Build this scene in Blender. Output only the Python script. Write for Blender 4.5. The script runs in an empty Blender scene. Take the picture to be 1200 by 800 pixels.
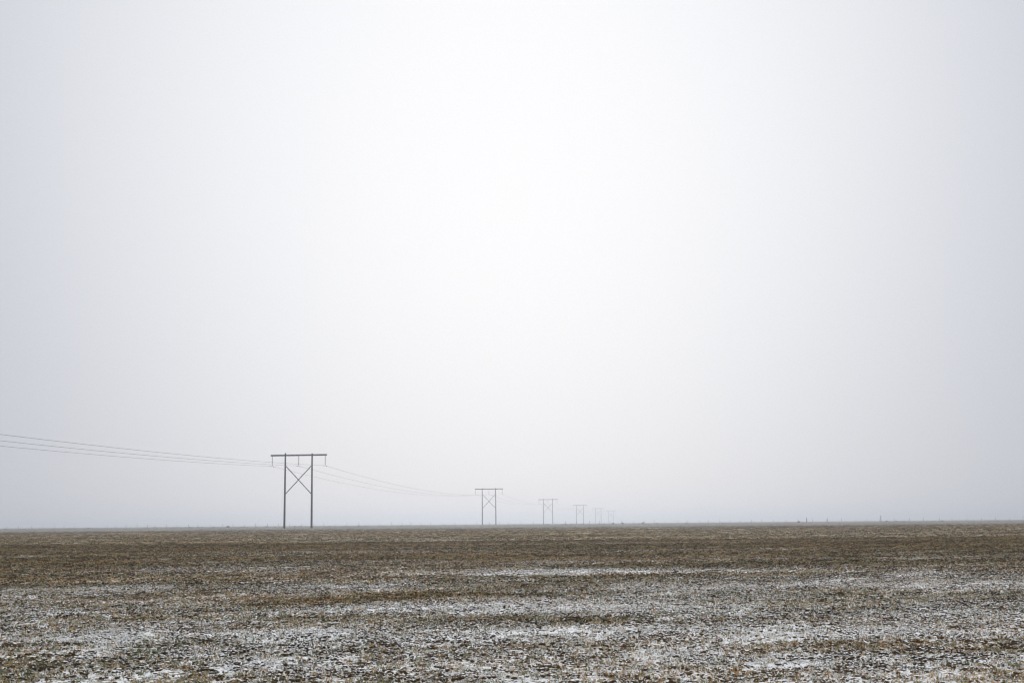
import bpy, bmesh, math, random
import numpy as np
from mathutils import Vector, Matrix, Euler
R = math.radians
random.seed(7)
rng = np.random.default_rng(11)
sc = bpy.context.scene
col = sc.collection

# ------------------------------------------------------------------ camera
EYE = 1.5
PITCH, ROLL = 7.59, 0.49
cam_d = bpy.data.cameras.new('camera')
cam = bpy.data.objects.new('camera', cam_d); col.objects.link(cam)
cam_d.sensor_width = 36.0
cam_d.lens = 48.0
cam_d.clip_start = 0.1
cam_d.clip_end = 30000
cam.location = (0, 0, EYE)
cam.rotation_mode = 'QUATERNION'
cam.rotation_quaternion = (Euler((R(90 + PITCH), 0, 0)).to_matrix() @ Euler((0, 0, R(-ROLL))).to_matrix()).to_quaternion()
sc.camera = cam

# ------------------------------------------------------------------ sky: even overcast with the sun's broad glow through the mist
SUN_EL, SUN_AZ = 16.8, 0.0          # degrees; straight ahead of the camera
sun_dir = Vector((math.sin(R(SUN_AZ)) * math.cos(R(SUN_EL)), math.cos(R(SUN_AZ)) * math.cos(R(SUN_EL)), math.sin(R(SUN_EL))))
world = bpy.data.worlds.new('World'); sc.world = world
world.use_nodes = True
nt = world.node_tree
nt.nodes.clear()
def nnode(nt, typ, **kw):
    n = nt.nodes.new(typ)
    for k, v in kw.items(): setattr(n, k, v)
    return n
def mth(nt, op, a, b=None, c=None, clamp=False):
    n = nt.nodes.new('ShaderNodeMath'); n.operation = op; n.use_clamp = clamp
    for i, v in enumerate((a, b, c)):
        if v is None: continue
        if isinstance(v, (int, float)): n.inputs[i].default_value = v
        else: nt.links.new(v, n.inputs[i])
    return n.outputs[0]
def mixc(nt, fac, a, b, typ='MIX'):
    n = nt.nodes.new('ShaderNodeMix'); n.data_type = 'RGBA'; n.blend_type = typ
    for s, v in ((n.inputs[0], fac), (n.inputs[6], a), (n.inputs[7], b)):
        if isinstance(v, (int, float)): s.default_value = v
        elif isinstance(v, tuple): s.default_value = (*v, 1) if len(v) == 3 else v
        else: nt.links.new(v, s)
    return n.outputs[2]
tc = nnode(nt, 'ShaderNodeTexCoord')
sky = nnode(nt, 'ShaderNodeTexSky', sky_type='NISHITA', sun_disc=False)
sky.sun_elevation = R(SUN_EL); sky.sun_rotation = R(SUN_AZ)
dot = nnode(nt, 'ShaderNodeVectorMath', operation='DOT_PRODUCT')
nt.links.new(tc.outputs['Generated'], dot.inputs[0]); dot.inputs[1].default_value = sun_dir
ang = mth(nt, 'ARCCOSINE', dot.outputs['Value'])
q = mth(nt, 'DIVIDE', ang, R(21.9))
q = mth(nt, 'POWER', q, 2.7)
glow = mth(nt, 'EXPONENT', mth(nt, 'MULTIPLY', q, -1.0))
BASE = (4.24, 4.55, 5.28)
GLOW = (4.98, 4.75, 4.28)
g = mixc(nt, glow, (0, 0, 0), GLOW)
sepw = nnode(nt, 'ShaderNodeSeparateXYZ'); nt.links.new(tc.outputs['Generated'], sepw.inputs[0])
up = mth(nt, 'POWER', mth(nt, 'MAXIMUM', sepw.outputs['Z'], 0.0), 4.0)      # overcast grows brighter towards the zenith
zen = mixc(nt, up, BASE, (17.0, 17.2, 17.4))
cloud = mixc(nt, 1.0, zen, g, 'ADD')
veil = mixc(nt, 0.98, sky.outputs[0], cloud)
bg = nnode(nt, 'ShaderNodeBackground'); bg.inputs['Strength'].default_value = 0.1
wo = nnode(nt, 'ShaderNodeOutputWorld')
nt.links.new(veil, bg.inputs['Color']); nt.links.new(bg.outputs[0], wo.inputs['Surface'])

# ------------------------------------------------------------------ sun behind the overcast
sl = bpy.data.lights.new('sun', 'SUN'); sl.energy = 0.46; sl.angle = R(20); sl.color = (1, .99, .975)
sun = bpy.data.objects.new('sun', sl); col.objects.link(sun)
sun.rotation_euler = (-sun_dir).to_track_quat('-Z', 'Y').to_euler()
sun.location = sun_dir * 300

sc.view_settings.view_transform = 'Standard'
sc.view_settings.look = 'None'
sc.view_settings.exposure = 0.0
sc.view_settings.gamma = 1.0
sc.render.engine = 'CYCLES'
cy = sc.cycles
cy.max_bounces = 6; cy.diffuse_bounces = 3; cy.volume_bounces = 3; cy.transparent_max_bounces = 8
sc.render.dither_intensity = 2.0
cy.use_adaptive_sampling = False
cy.use_denoising = True; cy.denoiser = 'OPENIMAGEDENOISE'; cy.denoising_input_passes = 'RGB_ALBEDO_NORMAL'; cy.denoising_prefilter = 'ACCURATE'
cy.pixel_filter_type = 'BLACKMAN_HARRIS'; cy.filter_width = 1.2

# ------------------------------------------------------------------ numeric noise (for the relief of the field)
def _hash(ix, iy, seed):
    h = (ix.astype(np.int64) * 374761393 + iy.astype(np.int64) * 668265263 + seed * 1442695041) & 0xffffffff
    h = ((h ^ (h >> 13)) * 1274126177) & 0xffffffff
    h = ((h ^ (h >> 16)) * 2246822519) & 0xffffffff
    return ((h ^ (h >> 15)) & 0xffffff).astype(np.float64) / 0xffffff
def vnoise(x, y, seed=0):                    # value noise, -1..1
    ix = np.floor(x); iy = np.floor(y); fx = x - ix; fy = y - iy
    fx = fx * fx * (3 - 2 * fx); fy = fy * fy * (3 - 2 * fy)
    a = _hash(ix, iy, seed); b = _hash(ix + 1, iy, seed); c = _hash(ix, iy + 1, seed); d = _hash(ix + 1, iy + 1, seed)
    return (a + (b - a) * fx + (c - a) * fy + (a - b - c + d) * fx * fy) * 2 - 1
def swell(x, y):                             # lie of the land: the field rises about a metre towards the power line
    yy = np.maximum(y, 0)
    z = 1.0 * (1 - np.exp(-(yy / 130.0) ** 1.2))
    z = z + (0.035 * vnoise(x / 17 + 3.1, y / 11 + 1.7, 1) + 0.02 * vnoise(x / 5 + 8, y / 3.6, 2)) / (1 + (yy / 90) ** 2)
    return z
def relief(x, y, res=0.0):                   # furrows and clods; res = vertex spacing there
    u = x * .69 + y * .72; v = -x * .72 + y * .69
    z = 0.0
    def amp(wl): return np.clip((wl / np.maximum(res, 1e-4) - 1.6) / 1.6, 0, 1) if not np.isscalar(res) else 1.0
    z = z + 0.018 * vnoise(u / 1.6, v / .55, 3)
    for wl, a, s in ((.34, .009, 4), (.17, .015, 5), (.085, .024, 6), (.045, .018, 7)):
        n = vnoise(u / wl, v / wl, s)
        z = z + amp(wl) * a * (1 - 2 * np.abs(n)) * (0.6 + 0.4 * vnoise(u / 2.3, v / 1.3, s + 20))
    return z
def gz(x, y):
    x = np.atleast_1d(np.asarray(x, float)); y = np.atleast_1d(np.asarray(y, float))
    return swell(x, y)
def z_at(x, y): return float(gz(x, y)[0])
def on_ground(px, py):                       # where the view ray of a photo pixel meets the lie of the land
    d = cam.rotation_quaternion @ Vector(((px - 600) / 1600, (400 - py) / 1600, -1))
    t = 1.0
    ts = np.geomspace(2, 4000, 6000)
    X = d.x * ts; Y = d.y * ts; Z = EYE + d.z * ts
    k = int(np.argmax(Z <= swell(X, Y)))
    return float(X[k]), float(Y[k])

# ------------------------------------------------------------------ materials
def new_mat(name):
    m = bpy.data.materials.new(name); m.use_nodes = True
    b = m.node_tree.nodes['Principled BSDF']
    return m, m.node_tree, b
def noise(nt, vec, scale, detail=3, rough=.55, dist=0.0):
    n = nnode(nt, 'ShaderNodeTexNoise'); n.inputs['Scale'].default_value = scale
    n.inputs['Detail'].default_value = detail; n.inputs['Roughness'].default_value = rough; n.inputs['Distortion'].default_value = dist
    if vec is not None: nt.links.new(vec, n.inputs['Vector'])
    return n.outputs['Fac']
def smooth(nt, v, lo, hi):
    n = nnode(nt, 'ShaderNodeMapRange', interpolation_type='SMOOTHSTEP')
    nt.links.new(v, n.inputs['Value']); n.inputs['From Min'].default_value = lo; n.inputs['From Max'].default_value = hi
    return n.outputs['Result']
def mapping(nt, vec, rot, scale):
    n = nnode(nt, 'ShaderNodeMapping'); nt.links.new(vec, n.inputs['Vector'])
    n.inputs['Rotation'].default_value = (0, 0, R(rot)); n.inputs['Scale'].default_value = scale
    return n.outputs['Vector']
DRIFTS = [  # (photo column, row, half width, half height, rise to the right, snow more or less): where the dusting lies thicker or thinner
    (138, 690, 62, 4, .05, .22), (28, 691, 36, 3, .03, .15), (215, 704, 66, 6, .05, .12), (372, 692, 76, 5, .05, .20), (470, 683, 30, 3, .05, .16), (325, 672, 24, 3, .05, .12),
    (578, 674, 34, 4, .06, .18), (645, 672, 50, 5, .06, .20), (650, 660, 60, 3, .05, .12), (972, 682, 36, 3, .04, .17), (1076, 672, 46, 3.5, .04, .24), (1165, 669, 44, 3, .03, .16),
    (75, 750, 20, 4, .06, .22), (135, 752, 34, 6, .12, .26), (120, 767, 26, 5, .05, .26), (232, 765, 34, 5, .05, .26), (285, 780, 34, 8, .05, .20), (186, 788, 22, 5, .0, .20), (42, 720, 24, 5, .05, .12),
    (345, 743, 56, 10, .06, .18), (360, 757, 66, 7, .04, .14), (545, 780, 40, 8, .0, .13), (810, 764, 60, 8, .06, .24), (862, 751, 26, 5, .05, .17), (640, 788, 80, 11, .0, .15), (655, 717, 28, 4, .05, .12),
    (620, 703, 30, 4, .05, .12), (1000, 745, 28, 4, .05, .17), (1060, 738, 22, 4, .05, .13), (1000, 791, 110, 12, .0, .20), (930, 776, 40, 8, .05, .14), (780, 618.9, 50, .45, .0, .3), (350, 625.6, 60, .5, .01, .25), (660, 651, 80, 2, .03, .12), (1060, 646, 60, 1.6, .02, .14), (100, 644, 60, 1.8, .02, .12), (1120, 622, 60, .6, .0, .2),
    (375, 786, 90, 13, .0, .22), (560, 793, 80, 9, .0, .22), (110, 792, 90, 9, .0, .20), (770, 792, 70, 9, .0, .18),
    (60, 664, 100, 12, .03, -.14), (45, 738, 60, 8, .05, -.18), (215, 717, 90, 6, .05, -.14), (375, 707, 80, 6, .05, -.15), (335, 730, 40, 5, .05, -.12), (540, 691, 70, 6, .06, -.16),
    (650, 688, 60, 7, .04, -.16), (835, 700, 66, 5, .05, -.12), (700, 730, 50, 6, .04, -.10), (830, 745, 80, 4, .05, -.14), (970, 702, 76, 12, .04, -.15), (1050, 753, 60, 5, .04, -.12), (1160, 762, 46, 8, .0, -.15), (985, 655, 60, 5, .03, -.10), (25, 782, 34, 9, .0, -.12)]
def drift_frames():
    out = []
    for px, py, hx, hy, sl, amt in DRIFTS:
        c = on_ground(px, py); a = on_ground(px + hx, py - sl * hx); b = on_ground(px, py - hy)
        m = np.linalg.inv(np.array([[a[0] - c[0], b[0] - c[0]], [a[1] - c[1], b[1] - c[1]]]))
        out.append((c, m, amt))
    return out
DF = drift_frames()
def drifts_group():
    ng = bpy.data.node_groups.new('snow_drifts', 'ShaderNodeTree')
    ng.interface.new_socket('Vector', in_out='INPUT', socket_type='NodeSocketVector')
    ng.interface.new_socket('Amount', in_out='OUTPUT', socket_type='NodeSocketFloat')
    gi = ng.nodes.new('NodeGroupInput'); go = ng.nodes.new('NodeGroupOutput')
    w = nnode(ng, 'ShaderNodeTexNoise'); w.inputs['Scale'].default_value = .9; w.inputs['Detail'].default_value = 4
    ng.links.new(gi.outputs[0], w.inputs['Vector'])
    wob = mth(ng, 'MULTIPLY', mth(ng, 'SUBTRACT', w.outputs['Fac'], .5), 4.0)
    tot = None
    for c, m, amt in DF:
        d = []
        for r in (0, 1):
            n = nnode(ng, 'ShaderNodeVectorMath', operation='DOT_PRODUCT'); ng.links.new(gi.outputs[0], n.inputs[0])
            n.inputs[1].default_value = (m[r][0], m[r][1], 0)
            k = mth(ng, 'SUBTRACT', n.outputs['Value'], float(m[r][0] * c[0] + m[r][1] * c[1]))
            d.append(mth(ng, 'MULTIPLY', k, k))
        q = mth(ng, 'ADD', mth(ng, 'ADD', d[0], d[1]), wob)
        f = smooth(ng, q, 2.4, -.3)
        f = mth(ng, 'MULTIPLY', f, amt * (DRIFT_UP if amt > 0 else DRIFT_DOWN))
        tot = f if tot is None else mth(ng, 'ADD', tot, f)
    ng.links.new(tot, go.inputs[0])
    return ng
NG_DRIFT = None
DRIFT_UP, DRIFT_DOWN = .36, .42
def patches(nt):                             # drifts of thin snow over the field, in metres of the place
    geo = nnode(nt, 'ShaderNodeNewGeometry')
    pos = geo.outputs['Position']
    flat = nnode(nt, 'ShaderNodeVectorMath', operation='MULTIPLY'); nt.links.new(pos, flat.inputs[0]); flat.inputs[1].default_value = (1, 1, 0)
    st = mapping(nt, flat.outputs[0], -46, (.28, 1, 1))
    big = noise(nt, st, .13, 5, .62, .5)
    mid = noise(nt, mapping(nt, flat.outputs[0], -48, (.13, 1, 1)), .42, 4, .65, .25)
    fine = noise(nt, pos, 13, 3, .65)
    v = mth(nt, 'ADD', mth(nt, 'MULTIPLY', big, .55), mth(nt, 'MULTIPLY', mid, .42))
    sy = nnode(nt, 'ShaderNodeSeparateXYZ'); nt.links.new(pos, sy.inputs[0])
    v = mth(nt, 'SUBTRACT', v, mth(nt, 'MULTIPLY', smooth(nt, sy.outputs['Y'], 5, 75), FAR_THIN))   # the dusting thins out towards the pylons
    global NG_DRIFT
    if NG_DRIFT is None: NG_DRIFT = drifts_group()
    gd = nt.nodes.new('ShaderNodeGroup'); gd.node_tree = NG_DRIFT; nt.links.new(flat.outputs[0], gd.inputs[0])
    v = mth(nt, 'ADD', v, gd.outputs[0])
    return geo, pos, flat.outputs[0], v, fine

def soil_colour(nt, pos, flat):
    a = noise(nt, pos, 3.2, 5, .7); b = noise(nt, mapping(nt, flat, -46, (.3, 1, 1)), .21, 4, .6, .5)
    c = noise(nt, pos, 38, 3, .7)
    dark = mixc(nt, smooth(nt, a, .35, .68), SOIL[0], SOIL[1])
    tan = mixc(nt, smooth(nt, b, .42, .66), dark, SOIL[2])
    grn = noise(nt, mapping(nt, flat, -44, (.4, 1, 1)), .42, 4, .6)
    tan = mixc(nt, mth(nt, 'MULTIPLY', smooth(nt, grn, .48, .7), .65), tan, SOIL[3])
    near = mixc(nt, mth(nt, 'MULTIPLY', smooth(nt, c, .4, .75), .5), tan, SOIL[4])
    sy = nnode(nt, 'ShaderNodeSeparateXYZ'); nt.links.new(flat, sy.inputs[0])      # far soil turned grey: haze and the clods' own shade painted into its colour
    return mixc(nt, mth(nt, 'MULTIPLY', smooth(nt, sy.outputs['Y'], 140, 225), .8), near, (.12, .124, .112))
SOIL = [(.118, .086, .042), (.215, .158, .074), (.39, .272, .118), (.19, .178, .080), (.41, .305, .155)]
SNOW = (.92, .92, .915)

def ground_material():
    m, nt, b = new_mat('winter_field_soil')
    geo, pos, flat, v, fine = patches(nt)
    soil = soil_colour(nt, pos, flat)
    sep = nnode(nt, 'ShaderNodeSeparateXYZ'); nt.links.new(geo.outputs['Normal'], sep.inputs[0])
    t = mth(nt, 'ADD', v, mth(nt, 'MULTIPLY', fine, .75))
    t = mth(nt, 'ADD', t, mth(nt, 'MULTIPLY', noise(nt, pos, 21, 2, .6), 1.0))
    t = mth(nt, 'ADD', t, mth(nt, 'MULTIPLY', sep.outputs['Z'], .12))
    s = smooth(nt, t, *G_SNOW)
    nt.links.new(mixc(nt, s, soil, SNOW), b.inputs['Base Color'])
    b.inputs['Roughness'].default_value = .95
    b.inputs['Specular IOR Level'].default_value = .15
    bump = nnode(nt, 'ShaderNodeBump'); bump.inputs['Strength'].default_value = .8; bump.inputs['Distance'].default_value = .03
    nt.links.new(noise(nt, pos, 24, 5, .7), bump.inputs['Height']); nt.links.new(bump.outputs[0], b.inputs['Normal'])
    return m
FAR_THIN = .22
G_SNOW = (1.40, 1.43)
def clod_material():
    m, nt, b = new_mat('clod_soil')
    geo, pos, flat, v, fine = patches(nt)
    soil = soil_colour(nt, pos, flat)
    sep = nnode(nt, 'ShaderNodeSeparateXYZ'); nt.links.new(geo.outputs['Normal'], sep.inputs[0])
    t = mth(nt, 'ADD', v, mth(nt, 'MULTIPLY', fine, .90))
    t = mth(nt, 'ADD', t, mth(nt, 'MULTIPLY', sep.outputs['Z'], .48))
    s = smooth(nt, t, *C_SNOW)
    soil = mixc(nt, 1.0, soil, (.30, .255, .22), 'MULTIPLY')          # shade of the hollows between clods painted in as darker clod soil
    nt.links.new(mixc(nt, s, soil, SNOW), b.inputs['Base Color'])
    b.inputs['Roughness'].default_value = .95
    b.inputs['Specular IOR Level'].default_value = .15
    bump = nnode(nt, 'ShaderNodeBump'); bump.inputs['Strength'].default_value = .7; bump.inputs['Distance'].default_value = .01
    nt.links.new(noise(nt, pos, 70, 4, .7), bump.inputs['Height']); nt.links.new(bump.outputs[0], b.inputs['Normal'])
    return m
C_SNOW = (1.31, 1.37)
def blade_material():
    m, nt, b = new_mat('frosted_stubble')
    geo, pos, flat, v, fine = patches(nt)
    oi = nnode(nt, 'ShaderNodeObjectInfo')
    k = mth(nt, 'ADD', mth(nt, 'MULTIPLY', oi.outputs['Random'], .55), mth(nt, 'MULTIPLY', noise(nt, mapping(nt, flat, -46, (.3, 1, 1)), .21, 4, .6, .5), .55))
    ramp = nnode(nt, 'ShaderNodeValToRGB'); nt.links.new(k, ramp.inputs[0])
    e = ramp.color_ramp.elements
    e[0].position = .2; e[0].color = (.145, .165, .09, 1)
    e[1].position = .85; e[1].color = (.54, .36, .17, 1)
    x = e.new(.42); x.color = (.245, .25, .135, 1)
    x = e.new(.6); x.color = (.38, .26, .125, 1)
    t = mth(nt, 'ADD', v, mth(nt, 'MULTIPLY', noise(nt, pos, 17, 2, .6), 1.1))
    s = mth(nt, 'MULTIPLY', smooth(nt, t, *B_SNOW), .85)
    nt.links.new(mixc(nt, s, ramp.outputs[0], SNOW), b.inputs['Base Color'])
    b.inputs['Roughness'].default_value = .9
    b.inputs['Specular IOR Level'].default_value = .1
    return m
B_SNOW = (1.0, 1.05)
def wood_material(name, a, c, scale=(6, 6, .5)):
    m, nt, b = new_mat(name)
    tco = nnode(nt, 'ShaderNodeTexCoord')
    n = noise(nt, mapping(nt, tco.outputs['Object'], 0, scale), 1.5, 5, .65)
    nt.links.new(mixc(nt, smooth(nt, n, .35, .68), a, c), b.inputs['Base Color'])
    b.inputs['Roughness'].default_value = .85; b.inputs['Specular IOR Level'].default_value = .2
    return m
def plain(name, c, rough=.5, metal=0.0):
    m, nt, b = new_mat(name)
    tco = nnode(nt, 'ShaderNodeTexCoord')
    n = noise(nt, tco.outputs['Object'], 8, 4, .6)
    d = tuple(x * .75 for x in c)
    nt.links.new(mixc(nt, n, d, c), b.inputs['Base Color'])
    b.inputs['Roughness'].default_value = rough; b.inputs['Metallic'].default_value = metal
    return m
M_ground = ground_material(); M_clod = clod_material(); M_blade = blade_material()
M_pole = wood_material('creosoted_pole', (.013, .011, .010), (.036, .029, .024))
M_beam = wood_material('dark_crossarm_timber', (.014, .013, .013), (.032, .029, .027), (.4, 6, 6))
M_post = wood_material('grey_post_wood', (.09, .082, .078), (.17, .155, .145))
M_glass = plain('grey_insulator_porcelain', (.16, .17, .19), .25)
M_steel = plain('galvanised_steel', (.14, .14, .145), .5, .6)
M_wire = plain('dull_aluminium_wire', (.10, .10, .11), .55, .3)
M_weed = wood_material('dry_weed', (.045, .033, .026), (.12, .085, .06))

# ------------------------------------------------------------------ helpers
def tag(o, label=None, cat=None, group=None, kind=None):
    if label: o['label'] = label
    if cat: o['category'] = cat
    if group: o['group'] = group
    if kind: o['kind'] = kind
    return o
def mesh_from(name, verts, faces, mat, smooth_=False):
    me = bpy.data.meshes.new(name); me.from_pydata([tuple(v) for v in verts], [], faces); me.update()
    if mat: me.materials.append(mat)
    if smooth_:
        me.polygons.foreach_set('use_smooth', [True] * len(me.polygons))
    return me
def link(name, me, parent=None, loc=(0, 0, 0), rot=(0, 0, 0)):
    o = bpy.data.objects.new(name, me); col.objects.link(o)
    if parent: o.parent = parent
    o.location = loc; o.rotation_euler = rot
    return o
def frame(d):
    d = d.normalized(); up = Vector((0, 0, 1)) if abs(d.z) < .95 else Vector((1, 0, 0))
    a = d.cross(up).normalized(); return a, a.cross(d).normalized()
def tube(V, F, pts, radii, n=8, cap=True):
    base = len(V)
    for i, p in enumerate(pts):
        d = (pts[min(i + 1, len(pts) - 1)] - pts[max(i - 1, 0)])
        a, b = frame(d)
        r = radii[i] if hasattr(radii, '__len__') else radii
        for k in range(n):
            t = 2 * math.pi * k / n
            V.append(p + a * (r * math.cos(t)) + b * (r * math.sin(t)))
    for i in range(len(pts) - 1):
        for k in range(n):
            k2 = (k + 1) % n
            F.append((base + i * n + k, base + i * n + k2, base + (i + 1) * n + k2, base + (i + 1) * n + k))
    if cap:
        F.append(tuple(base + k for k in range(n))[::-1]); F.append(tuple(base + (len(pts) - 1) * n + k for k in range(n)))
def box(V, F, c, s, rot=None):
    b = len(V)
    for sx in (-1, 1):
        for sy in (-1, 1):
            for sz in (-1, 1):
                p = Vector((sx * s[0] / 2, sy * s[1] / 2, sz * s[2] / 2))
                if rot: p = rot @ p
                V.append(p + Vector(c))
    for f in ((0, 1, 3, 2), (4, 6, 7, 5), (0, 4, 5, 1), (2, 3, 7, 6), (0, 2, 6, 4), (1, 5, 7, 3)):
        F.append(tuple(b + i for i in f))

# ------------------------------------------------------------------ the field: one sheet out past the mist
def build_field():
    ys = [8.0]
    while ys[-1] < 170: ys.append(ys[-1] * 1.0040)
    while ys[-1] < 5400: ys.append(ys[-1] * 1.03)
    back = [7.0, 5.5, 4, 2.5, 1, -1, -3]
    while back[-1] > -5400: back.append(back[-1] * 1.35)
    y = np.array(sorted(back) + ys)
    t_f = np.linspace(-.385, .385, 760)
    t_c = .385 + (np.linspace(0, 1, 36)[1:] ** 1.6) * .62
    t = np.concatenate([-t_c[::-1], t_f, t_c])
    Y, T = np.meshgrid(y, t, indexing='ij')
    X = T * (np.abs(Y) + 12)
    dx = np.gradient(X, axis=1); dy = np.gradient(Y, axis=0)
    res = np.maximum(np.abs(dx), np.abs(dy) * .8)
    Z = swell(X, Y) + relief(X, Y, res) - .012
    nr, nc = X.shape
    co = np.stack([X, Y, Z], -1).reshape(-1, 3).astype(np.float32)
    idx = np.arange(nr * nc).reshape(nr, nc)
    q = np.stack([idx[:-1, :-1], idx[:-1, 1:], idx[1:, 1:], idx[1:, :-1]], -1).reshape(-1, 4).astype(np.int32)
    me = bpy.data.meshes.new('field')
    me.vertices.add(len(co)); me.vertices.foreach_set('co', co.ravel())
    me.loops.add(q.size); me.loops.foreach_set('vertex_index', q.ravel())
    me.polygons.add(len(q)); me.polygons.foreach_set('loop_start', np.arange(0, q.size, 4, dtype=np.int32))
    me.polygons.foreach_set('loop_total', np.full(len(q), 4, np.int32))
    me.update(calc_edges=True); me.validate()
    me.polygons.foreach_set('use_smooth', np.ones(len(me.polygons), bool))
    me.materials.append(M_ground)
    tag(link('field', me), 'flat ploughed field of brown soil with a thin dusting of snow', kind='structure')
build_field()

# ------------------------------------------------------------------ transmission towers (wooden H-frames)
POLE_H, HALF, ARM_H = 16.05, 2.96, 15.62
ARM_L, INS_X, INS_L = 12.35, 5.87, 2.30
LINE = R(6.65)                                # the line runs this much to the right of the view
U = Vector((math.sin(LINE), math.cos(LINE), 0))
def tower_meshes():
    ms = {}
    V, F = [], []
    n = 9
    tube(V, F, [Vector((0, 0, -.4 + (POLE_H + .4) * i / n)) for i in range(n + 1)], [.228 - .068 * i / n for i in range(n + 1)], 12)
    ms['pole'] = mesh_from('pole', V, F, M_pole, True)
    V, F = [], []
    for s in (-1, 1): box(V, F, (0, s * .205, 0), (ARM_L, .11, .33))
    for x in (-INS_X, 0, INS_X): box(V, F, (x, 0, 0), (.12, .30, .12))
    for x in (-4.4, -1.5, 1.5, 4.4): box(V, F, (x, 0, .0), (.25, .30, .2))
    ms['crossarm'] = mesh_from('crossarm', V, F, M_beam)
    V, F = [], []                             # a string of discs on a rod
    prof = [(0, .02), (-.18, .02)]
    z = -.18
    for k in range(13):
        prof += [(z, .035), (z - .03, .05), (z - .055, .135), (z - .075, .13), (z - .085, .04), (z - .146, .035)]
        z -= .146
    prof += [(z - .02, .02), (-INS_L + .06, .02)]
    base = 0; m = 10
    for zz, r in prof:
        for k in range(m):
            V.append(Vector((r * math.cos(2 * math.pi * k / m), r * math.sin(2 * math.pi * k / m), zz)))
    for i in range(len(prof) - 1):
        for k in range(m):
            F.append((i * m + k, (i + 1) * m + k, (i + 1) * m + (k + 1) % m, i * m + (k + 1) % m))
    ms['insulator'] = mesh_from('insulator', V, F, M_glass, True)
    V, F = [], []
    box(V, F, (0, 0, -INS_L + .02), (.09, .34, .10)); box(V, F, (0, 0, -INS_L + .09), (.05, .10, .10))
    ms['clamp'] = mesh_from('clamp', V, F, M_steel)
    zt, zb = 13.25, 7.25
    V, F = [], []
    d = Vector((2 * HALF - .25, 0, zt - zb))
    box(V, F, (0, 0, 0), (d.length, .10, .17), Matrix.Rotation(-math.atan2(d.z, d.x), 3, 'Y'))
    ms['brace'] = mesh_from('brace', V, F, M_beam)
    ms['brace_z'] = (zt + zb) / 2
    V, F = [], []
    for zz in (0, .22): 
        tube(V, F, [Vector((0, -.23, zz)), Vector((0, .23, zz))], .03, 6)
    box(V, F, (0, -.20, .11), (.2, .03, .42)); box(V, F, (0, .20, .11), (.2, .03, .42))
    ms['bracket'] = mesh_from('bracket', V, F, M_steel)
    return ms
TM = tower_meshes()
def make_tower():
    t = bpy.data.objects.new('power_pylon', None); col.objects.link(t)
    for s in (-1, 1):
        link('pole', TM['pole'], t, (s * (HALF + .04), 0, 0), (0, R(-s * .18), s * .7))
        link('brace', TM['brace'], t, (0, s * .235, TM['brace_z']), (0, 0, 0 if s < 0 else math.pi))
        for zz in (13.14, 7.14): link('bracket', TM['bracket'], t, (s * (HALF - .01), 0, zz))
    link('crossarm', TM['crossarm'], t, (0, 0, ARM_H))
    for x in (-INS_X, 0, INS_X):
        i = link('insulator', TM['insulator'], t, (x, 0, ARM_H - .02))
        link('clamp', TM['clamp'], i)
    return t
def copy_tree(o, parent=None):
    c = o.copy(); col.objects.link(c)
    if parent: c.parent = parent
    for ch in list(o.children): copy_tree(ch, c)
    return c
T1 = Vector((-46.34, 296.0, 0))
OFF = [0, 308, 592, 895, 1183, 1478]
LAB = ['nearest and darkest wooden H-frame pylon, standing in the left of the field',
       'second nearest wooden H-frame pylon, grey in the mist left of the middle of the horizon',
       'third H-frame pylon along the line, pale grey and half as tall as the one before the mist thickens',
       'fourth H-frame pylon along the line, faint grey outline with its brace still showing',
       'fifth H-frame pylon along the line, very faint outline nearly lost in the mist',
       'sixth and farthest H-frame pylon, the faintest and smallest outline in the mist']
LAB[2] = 'third H-frame pylon along the line, between a darker and a fainter one'
towers = []
for k, s in enumerate(OFF):
    t = make_tower() if k == 0 else copy_tree(towers[0])
    p = T1 + U * s
    p.z = z_at(p.x, p.y)
    t.location = p; t.rotation_euler = (0, 0, -LINE)
    t.rotation_euler = (R(random.gauss(0, .15)), R(random.gauss(0, .2)) if k else 0, -LINE + R(random.gauss(0, .8)) * (k > 0))
    for ch in t.children:
        if ch.name.startswith('pole'): ch.scale.z = 1 + random.uniform(-.006, .008)
    tag(t, LAB[k], 'pylon', 'wooden H-frame pylons carrying one power line')
    towers.append(t)
t = copy_tree(towers[0]); p = T1 - U * 300; p.z = z_at(p.x, p.y)      # the pylon before the first, left of the view
t.location = p; t.rotation_euler = (0, 0, -LINE)
tag(t, 'H-frame pylon standing beside the camera, outside the left edge of the view', 'pylon', 'wooden H-frame pylons carrying one power line')
line_towers = [t] + towers

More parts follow.
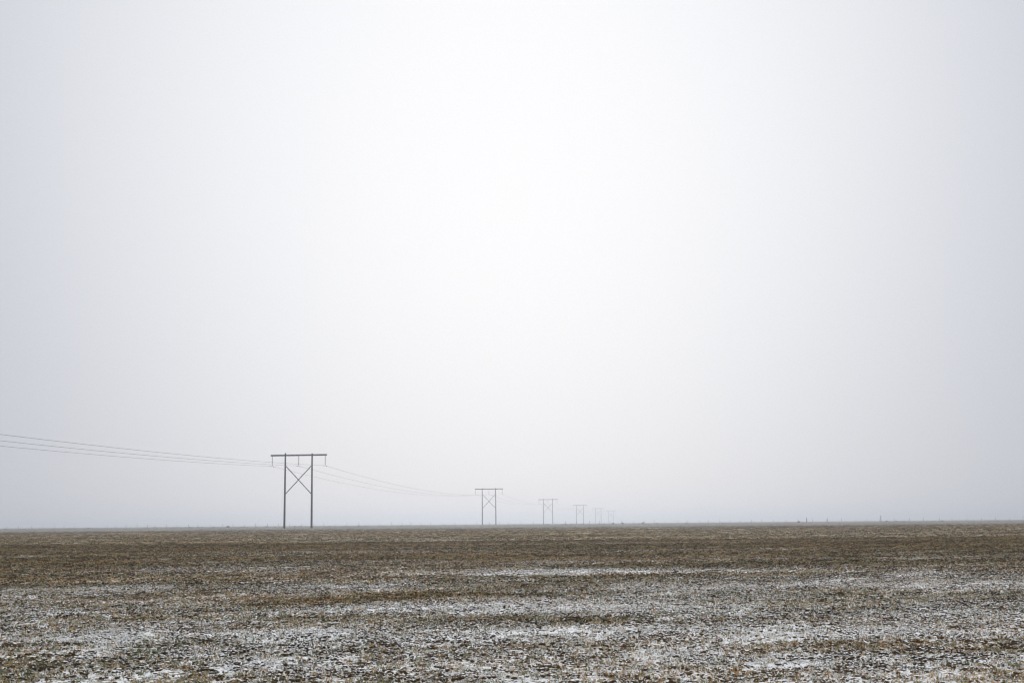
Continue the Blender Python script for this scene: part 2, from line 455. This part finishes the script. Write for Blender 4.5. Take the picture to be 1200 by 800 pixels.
# ------------------------------------------------------------------ conductors
V, F = [], []
for s in (-1, 1):
    tube(V, F, [Vector((0, s * .10, -.06)), Vector((0, s * .26, -.065))], .055, 8)
tube(V, F, [Vector((0, -.26, -.06)), Vector((0, .26, -.06))], .012, 6)
box(V, F, (0, 0, -.03), (.05, .06, .10))
DAMP = mesh_from('vibration_damper', V, F, M_steel)
def SAG(a, span): return (2.65 if a.y > 100 else 1.95) * (span / 300) ** 2
SIDE = [('left', -INS_X), ('middle', 0.0), ('right', INS_X)]
Rz = Matrix.Rotation(-LINE, 3, 'Z')
for side, x in SIDE:
    pts = []
    att = []
    for t in line_towers:
        att.append(t.location + Rz @ Vector((x, 0, ARM_H - .02 - INS_L)))
    for a, b in zip(att[:-1], att[1:]):
        span = (b - a).length; sag = SAG(a, span)
        N = 44
        for i in range(N):
            f = .5 - .5 * math.cos(math.pi * i / N) if False else i / N
            p = a.lerp(b, f); p.z -= 4 * sag * f * (1 - f); pts.append(p)
    pts.append(att[-1])
    V, F = [], []
    tube(V, F, pts, .021, 6)
    me = mesh_from('power_cable', V, F, M_wire, True)
    o = link('power_cable', me)
    tag(o, f'thin power cable hanging from the {side} insulators of the pylons', 'cable', 'three cables of the power line')
    for k in (1, 2, 3):
        for s in (-1, 1):
            a = att[k]; b = att[k + s]
            d = (b - a).length; f = 1.15 / d
            p = a.lerp(b, f); p.z -= 4 * SAG(min(a, b, key=lambda v: v.y), d) * f * (1 - f)
            link('vibration_damper', DAMP, o, p, (0, 0, -LINE))

# ------------------------------------------------------------------ far fence with its posts
FY, FA = 520.0, -0.02                         # distance and lean of the fence line
def fence_y(x): return FY + FA * x
fx0, fx1 = -222.0, 226.0
V, F = [], []
tube(V, F, [Vector((0, 0, -.15)), Vector((0, 0, .7)), Vector((0, 0, 1.5))], [.056, .053, .05], 8)
POST = mesh_from('post', V, F, M_post, True)
fence = bpy.data.objects.new('fence', None); col.objects.link(fence)
fence.location = (0, FY, z_at(0, FY))
tag(fence, 'far wire fence of thin wooden posts running along the whole horizon', 'fence')
x = fx0; pxs = []
while x < fx1:
    y = fence_y(x); z = z_at(x, y)
    o = link('post', POST, fence, (x, y - FY, z - fence.location.z), (R(random.gauss(0, 2)), R(random.gauss(0, 2.5)), random.random() * 6))
    hs = random.uniform(.62, 1.0); o.scale = (random.uniform(.8, 1.25), random.uniform(.8, 1.25), hs)
    pxs.append((x, y, z)); x += random.gauss(4.2, .45) * (1.0 if x < 100 else 1.25)
for h in (.35, .7, 1.05):
    V, F = [], []
    tube(V, F, [Vector((a, b - FY, c - fence.location.z + h)) for a, b, c in pxs], .004, 4)
    link('fence_wire', mesh_from('fence_wire', V, F, M_steel), fence)
def tall_post(x, dy, h, r, label):
    V, F = [], []
    tube(V, F, [Vector((0, 0, -.3)), Vector((0, 0, h * .5)), Vector((0, 0, h))], [r, r * .95, r * .85], 10)
    y = fence_y(x) + dy
    o = link('marker_post', mesh_from('marker_post', V, F, M_post, True), None, (x, y, z_at(x, y)), (R(1.2), R(-1), 0))
    tag(o, label, 'post', 'tall posts on the horizon')
def fx(px, Y=FY): return (px - 600) / 1600 * Y / 1.0
tall_post(fx(1023.6), -1.2, 2.4, .13, 'tallest lone post on the horizon, far right of the pylons')
tall_post(fx(938.4), -1.2, 1.9, .15, 'short stout post on the horizon beside a dark weed clump')
tall_post(fx(962), -1.2, 1.7, .10, 'thin post on the horizon, third lowest of the right-hand group')

# ------------------------------------------------------------------ dry weeds blown against the fence
def weed_mesh(seed):
    r = random.Random(seed); V, F = [], []
    for _ in range(90):
        az = r.uniform(0, 2 * math.pi); el = r.uniform(.15, 1.5); L = r.uniform(.25, .62)
        p = Vector((r.uniform(-.12, .12), r.uniform(-.12, .12), 0.0))
        d = Vector((math.cos(az) * math.cos(el), math.sin(az) * math.cos(el), math.sin(el) * .95))
        mid = p + d * L * .55; end = p + d * L + Vector((r.uniform(-.14, .14), r.uniform(-.14, .14), r.uniform(-.02, .12)))
        w = r.uniform(.010, .022); a, b = frame(d)
        i = len(V)
        V += [p - a * w, p + a * w, mid + a * w * 1.6, mid - a * w * 1.6, end + b * w * .5]
        F += [(i, i + 1, i + 2, i + 3), (i + 3, i + 2, i + 4)]
        V2 = len(V)
        e2 = mid + (d + Vector((r.uniform(-.8, .8), r.uniform(-.8, .8), r.uniform(-.2, .6)))).normalized() * L * .4
        V += [mid + b * w, mid - b * w, e2]
        F += [(V2, V2 + 1, V2 + 2)]
    return mesh_from('weed_clump', V, F, M_weed)
WEEDS = [weed_mesh(s) for s in range(6)]
special = {930: ('dark weed clump on the horizon left of the stout post', 1.25), 1031: ('dark round weed clump just right of the tallest post', 1.25),
           1042: ('pale weed clump second to the right of the tallest post', 1.0), 267: ('wide dark weed clump on the horizon left of the nearest pylon', 1.35),
           726.5: ('dark weed clump on the horizon right of the sixth pylon', 1.3), 715.5: ('dark weed clump below the sixth pylon', 1.2),
           750: ('broad weed clump on the horizon right of the faintest pylon', 1.3), 345: ('small dark weed clump between the two poles of the nearest pylon', 1.0)}
spots = [(p, s, l) for p, (l, s) in special.items()]
for p in [62, 66, 80, 84, 103, 107, 4.5, 28, 47, 170, 180, 184, 188, 194, 197, 203, 210, 217, 222, 225, 232, 237, 250, 283, 286, 300, 312, 322, 352, 364,
          386, 404, 420, 427, 448, 470, 476, 520, 600, 640, 660, 667, 681, 700, 705, 745, 766, 800, 842, 870, 1051, 1085, 1095, 1159]:
    spots.append((p, random.uniform(.55, .9), None))
for k, (p, s, l) in enumerate(spots):
    Y = FY - 4 - random.random() * 3 if l else FY - 3 + random.uniform(-6, 3)
    x = fx(p, Y); y = fence_y(x) + (Y - FY)
    o = link('weed_clump', WEEDS[k % 6], None, (x, y, z_at(x, y) - .04), (0, 0, random.uniform(0, 6.28)))
    o.scale = (s * random.uniform(1.1, 1.6), s * random.uniform(1.0, 1.4), s * random.uniform(.85, 1.1))
    where = ('at the far left end of the horizon' if p < 100 else 'in the long dense row left of the nearest pylon' if p < 260 else
             'beside the foot of the nearest pylon' if p < 390 else 'between the nearest and second pylons' if p < 560 else
             'under the fainter pylons along the line' if p < 712 else 'right of the faintest pylon' if p < 900 else 'on the horizon at the far right')
    tag(o, l or 'small dry weed clump ' + where, 'weed', 'dry weeds ' + where)

# ------------------------------------------------------------------ clods, stubble: what nobody could count
def lump(V, F, c, r, rnd, squash=.6):
    bm = bmesh.new(); bmesh.ops.create_icosphere(bm, subdivisions=1, radius=1)
    ph = [rnd.uniform(0, 6.28) for _ in range(6)]; st = (rnd.uniform(.75, 1.5), rnd.uniform(.7, 1.1), squash * rnd.uniform(.75, 1.25))
    a = rnd.uniform(0, 6.28); ca, sa = math.cos(a), math.sin(a)
    base = len(V)
    for v in bm.verts:
        p = v.co.copy()
        f = 1 + .20 * math.sin(3.1 * p.x + ph[0]) * math.sin(2.7 * p.y + ph[1]) + .16 * math.sin(4.6 * p.z + ph[2] + 2 * p.x) + rnd.uniform(-.17, .17)
        p = Vector((p.x * st[0], p.y * st[1], p.z * st[2])) * (r * f)
        V.append(Vector((c[0] + p.x * ca - p.y * sa, c[1] + p.x * sa + p.y * ca, c[2] + p.z)))
    for f in bm.faces: F.append(tuple(base + v.index for v in f.verts))
    bm.free()
def clod_cluster(seed):
    rnd = random.Random(seed); V, F = [], []
    for _ in range(rnd.randint(9, 14)):
        a = rnd.uniform(0, 6.28); d = .16 * math.sqrt(rnd.random()); r = .006 + .015 * rnd.random() ** 2.0
        lump(V, F, (d * math.cos(a), d * math.sin(a), r * .25), r, rnd)
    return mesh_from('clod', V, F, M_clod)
def tuft(seed):
    rnd = random.Random(seed); V, F = [], []
    for _ in range(rnd.randint(8, 12)):
        a = rnd.uniform(0, 6.28); d = .035 * math.sqrt(rnd.random()); h = rnd.uniform(.020, .046)
        p = Vector((d * math.cos(a), d * math.sin(a), -.01))
        b = rnd.uniform(0, 6.28); lean = rnd.uniform(.2, 1.5)
        w = rnd.uniform(.0032, .0078); s = Vector((math.cos(b + 1.57), math.sin(b + 1.57), 0)) * w
        m = p + Vector((math.cos(b) * lean * h * .35, math.sin(b) * lean * h * .35, h * .65))
        e = p + Vector((math.cos(b) * lean * h, math.sin(b) * lean * h, h * rnd.uniform(.6, 1)))
        i = len(V)
        V += [p - s, p + s, m + s * .9, m - s * .9, e]
        F += [(i, i + 1, i + 2, i + 3), (i + 3, i + 2, i + 4)]
    return mesh_from('stubble_tuft', V, F, M_blade)
def source(name, meshes):
    c = bpy.data.collections.new(name)            # not linked to the scene
    for k, me in enumerate(meshes):
        c.objects.link(bpy.data.objects.new(f'{name}_{k:02d}', me))
    return c
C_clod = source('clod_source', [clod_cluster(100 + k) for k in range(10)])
C_tuft = source('tuft_source', [tuft(200 + k) for k in range(8)])
def fan(n, y0, y1, half=.47):
    y = np.sqrt(rng.uniform(y0 * y0, y1 * y1, n)); x = rng.uniform(-half, half, n) * (y + 2)
    return x, y
def scatter(name, src, bands, label, seed, sink):
    P, S = [], []
    for y0, y1, dens, s0, s1 in bands:
        n = int(dens * .47 * (y1 * y1 - y0 * y0)); x, y = fan(n, y0, y1)
        u = x * .69 + y * .72; v = -x * .72 + y * .69
        keep = rng.random(n) < np.clip(.72 + .45 * vnoise(u / 7, v / .6, seed) + .35 * vnoise(u / .7, v / .45, seed + 1), .06, 1)
        keep &= rng.random(n) < np.clip((230 - y) / 140, 0, 1)       # thinning out where they sink below sight
        x, y = x[keep], y[keep]
        P.append(np.stack([x, y, swell(x, y) + relief(x, y) - .012 - sink], -1)); S.append(rng.uniform(s0, s1, len(x)))
    P = np.concatenate(P).astype(np.float32); S = np.concatenate(S).astype(np.float32)
    me = bpy.data.meshes.new(name); me.vertices.add(len(P)); me.vertices.foreach_set('co', P.ravel())
    a = me.attributes.new('size', 'FLOAT', 'POINT'); a.data.foreach_set('value', S)
    rot = np.stack([rng.normal(0, .12, len(P)), rng.normal(0, .12, len(P)), rng.uniform(0, 6.283, len(P))], -1).astype(np.float32)
    a = me.attributes.new('turn', 'FLOAT_VECTOR', 'POINT'); a.data.foreach_set('vector', rot.ravel())
    a = me.attributes.new('pick', 'INT', 'POINT'); a.data.foreach_set('value', rng.integers(0, len(src.objects), len(P)).astype(np.int32))
    me.update()
    o = link(name, me)
    ng = bpy.data.node_groups.new(name + '_scatter', 'GeometryNodeTree')
    ng.interface.new_socket('Geometry', in_out='INPUT', socket_type='NodeSocketGeometry')
    ng.interface.new_socket('Geometry', in_out='OUTPUT', socket_type='NodeSocketGeometry')
    gi = ng.nodes.new('NodeGroupInput'); go = ng.nodes.new('NodeGroupOutput')
    iop = ng.nodes.new('GeometryNodeInstanceOnPoints'); ci = ng.nodes.new('GeometryNodeCollectionInfo')
    ci.inputs['Collection'].default_value = src; ci.inputs['Separate Children'].default_value = True; ci.inputs['Reset Children'].default_value = True
    iop.inputs['Pick Instance'].default_value = True
    def attr(nm, ty):
        n = ng.nodes.new('GeometryNodeInputNamedAttribute'); n.data_type = ty; n.inputs['Name'].default_value = nm; return n.outputs['Attribute']
    L = ng.links.new
    L(gi.outputs[0], iop.inputs['Points']); L(ci.outputs[0], iop.inputs['Instance'])
    L(attr('pick', 'INT'), iop.inputs['Instance Index']); L(attr('turn', 'FLOAT_VECTOR'), iop.inputs['Rotation']); L(attr('size', 'FLOAT'), iop.inputs['Scale'])
    L(iop.outputs[0], go.inputs[0])
    md = o.modifiers.new('scatter', 'NODES'); md.node_group = ng
    tag(o, label, kind='stuff')
    print(name, len(P))
    return o
scatter('soil_clods', C_clod, [(8.5, 32, 60, .7, 1.5), (32, 85, 30, .9, 1.8), (85, 230, 5, 1.0, 1.8)], 'countless small crumbled soil clods strewn over the field', 31, .004)
scatter('stubble', C_tuft, [(8.5, 32, 130, .7, 1.35), (32, 85, 44, .9, 1.7), (85, 230, 10, .9, 1.5)], 'short frosted stubble and grass sprigs over the whole field', 41, .0)

# ------------------------------------------------------------------ the few clods that stand out
def big_clod(px, py, size, label, seed):
    rnd = random.Random(seed); V, F = [], []
    for k in range(6):
        lump(V, F, (rnd.uniform(-.8, .8) * size, rnd.uniform(-.3, .3) * size, size * rnd.uniform(.05, .3)), size * rnd.uniform(.35, .6), rnd, .7)
    x, y = on_ground(px, py)
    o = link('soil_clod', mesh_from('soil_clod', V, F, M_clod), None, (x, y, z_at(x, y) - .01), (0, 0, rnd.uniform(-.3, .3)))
    tag(o, label, 'clod', 'big soil clods lying on the field')
big_clod(13, 759, .13, 'long dark soil clod with a snowy top at the left edge of the foreground', 1)
big_clod(88, 735, .08, 'dark round soil clod beside the white snow patch in the left foreground', 2)
big_clod(460, 758, .09, 'dark soil clod in the foreground, left of the middle', 3)
big_clod(410, 792, .07, 'dark soil clod at the bottom edge, left of the middle', 4)
big_clod(512, 752, .07, 'small dark soil clod in the foreground just left of the middle', 5)
big_clod(979, 698, .16, 'dark soil clod farther out in the field on the right', 6)
big_clod(949, 716, .14, 'dark soil clod standing alone on the brown patch at right', 7)
big_clod(637, 784, .07, 'dark flat soil clod at the bottom just right of the middle', 8)

# ------------------------------------------------------------------ mist
V, F = [], []
box(V, F, (0, 0, 9.25), (11600, 11600, 21.5))
hz = mesh_from('haze', V, F, None)
m = bpy.data.materials.new('mist'); m.use_nodes = True
nt = m.node_tree; nt.nodes.clear()
out = nt.nodes.new('ShaderNodeOutputMaterial'); pv = nt.nodes.new('ShaderNodeVolumePrincipled')
pv.inputs['Color'].default_value = (.82, .85, .91, 1); pv.inputs['Density'].default_value = .00072; pv.inputs['Anisotropy'].default_value = .74
nt.links.new(pv.outputs[0], out.inputs['Volume'])
hz.materials.append(m)
tag(link('haze', hz), 'thin winter mist lying over the whole field', kind='stuff')
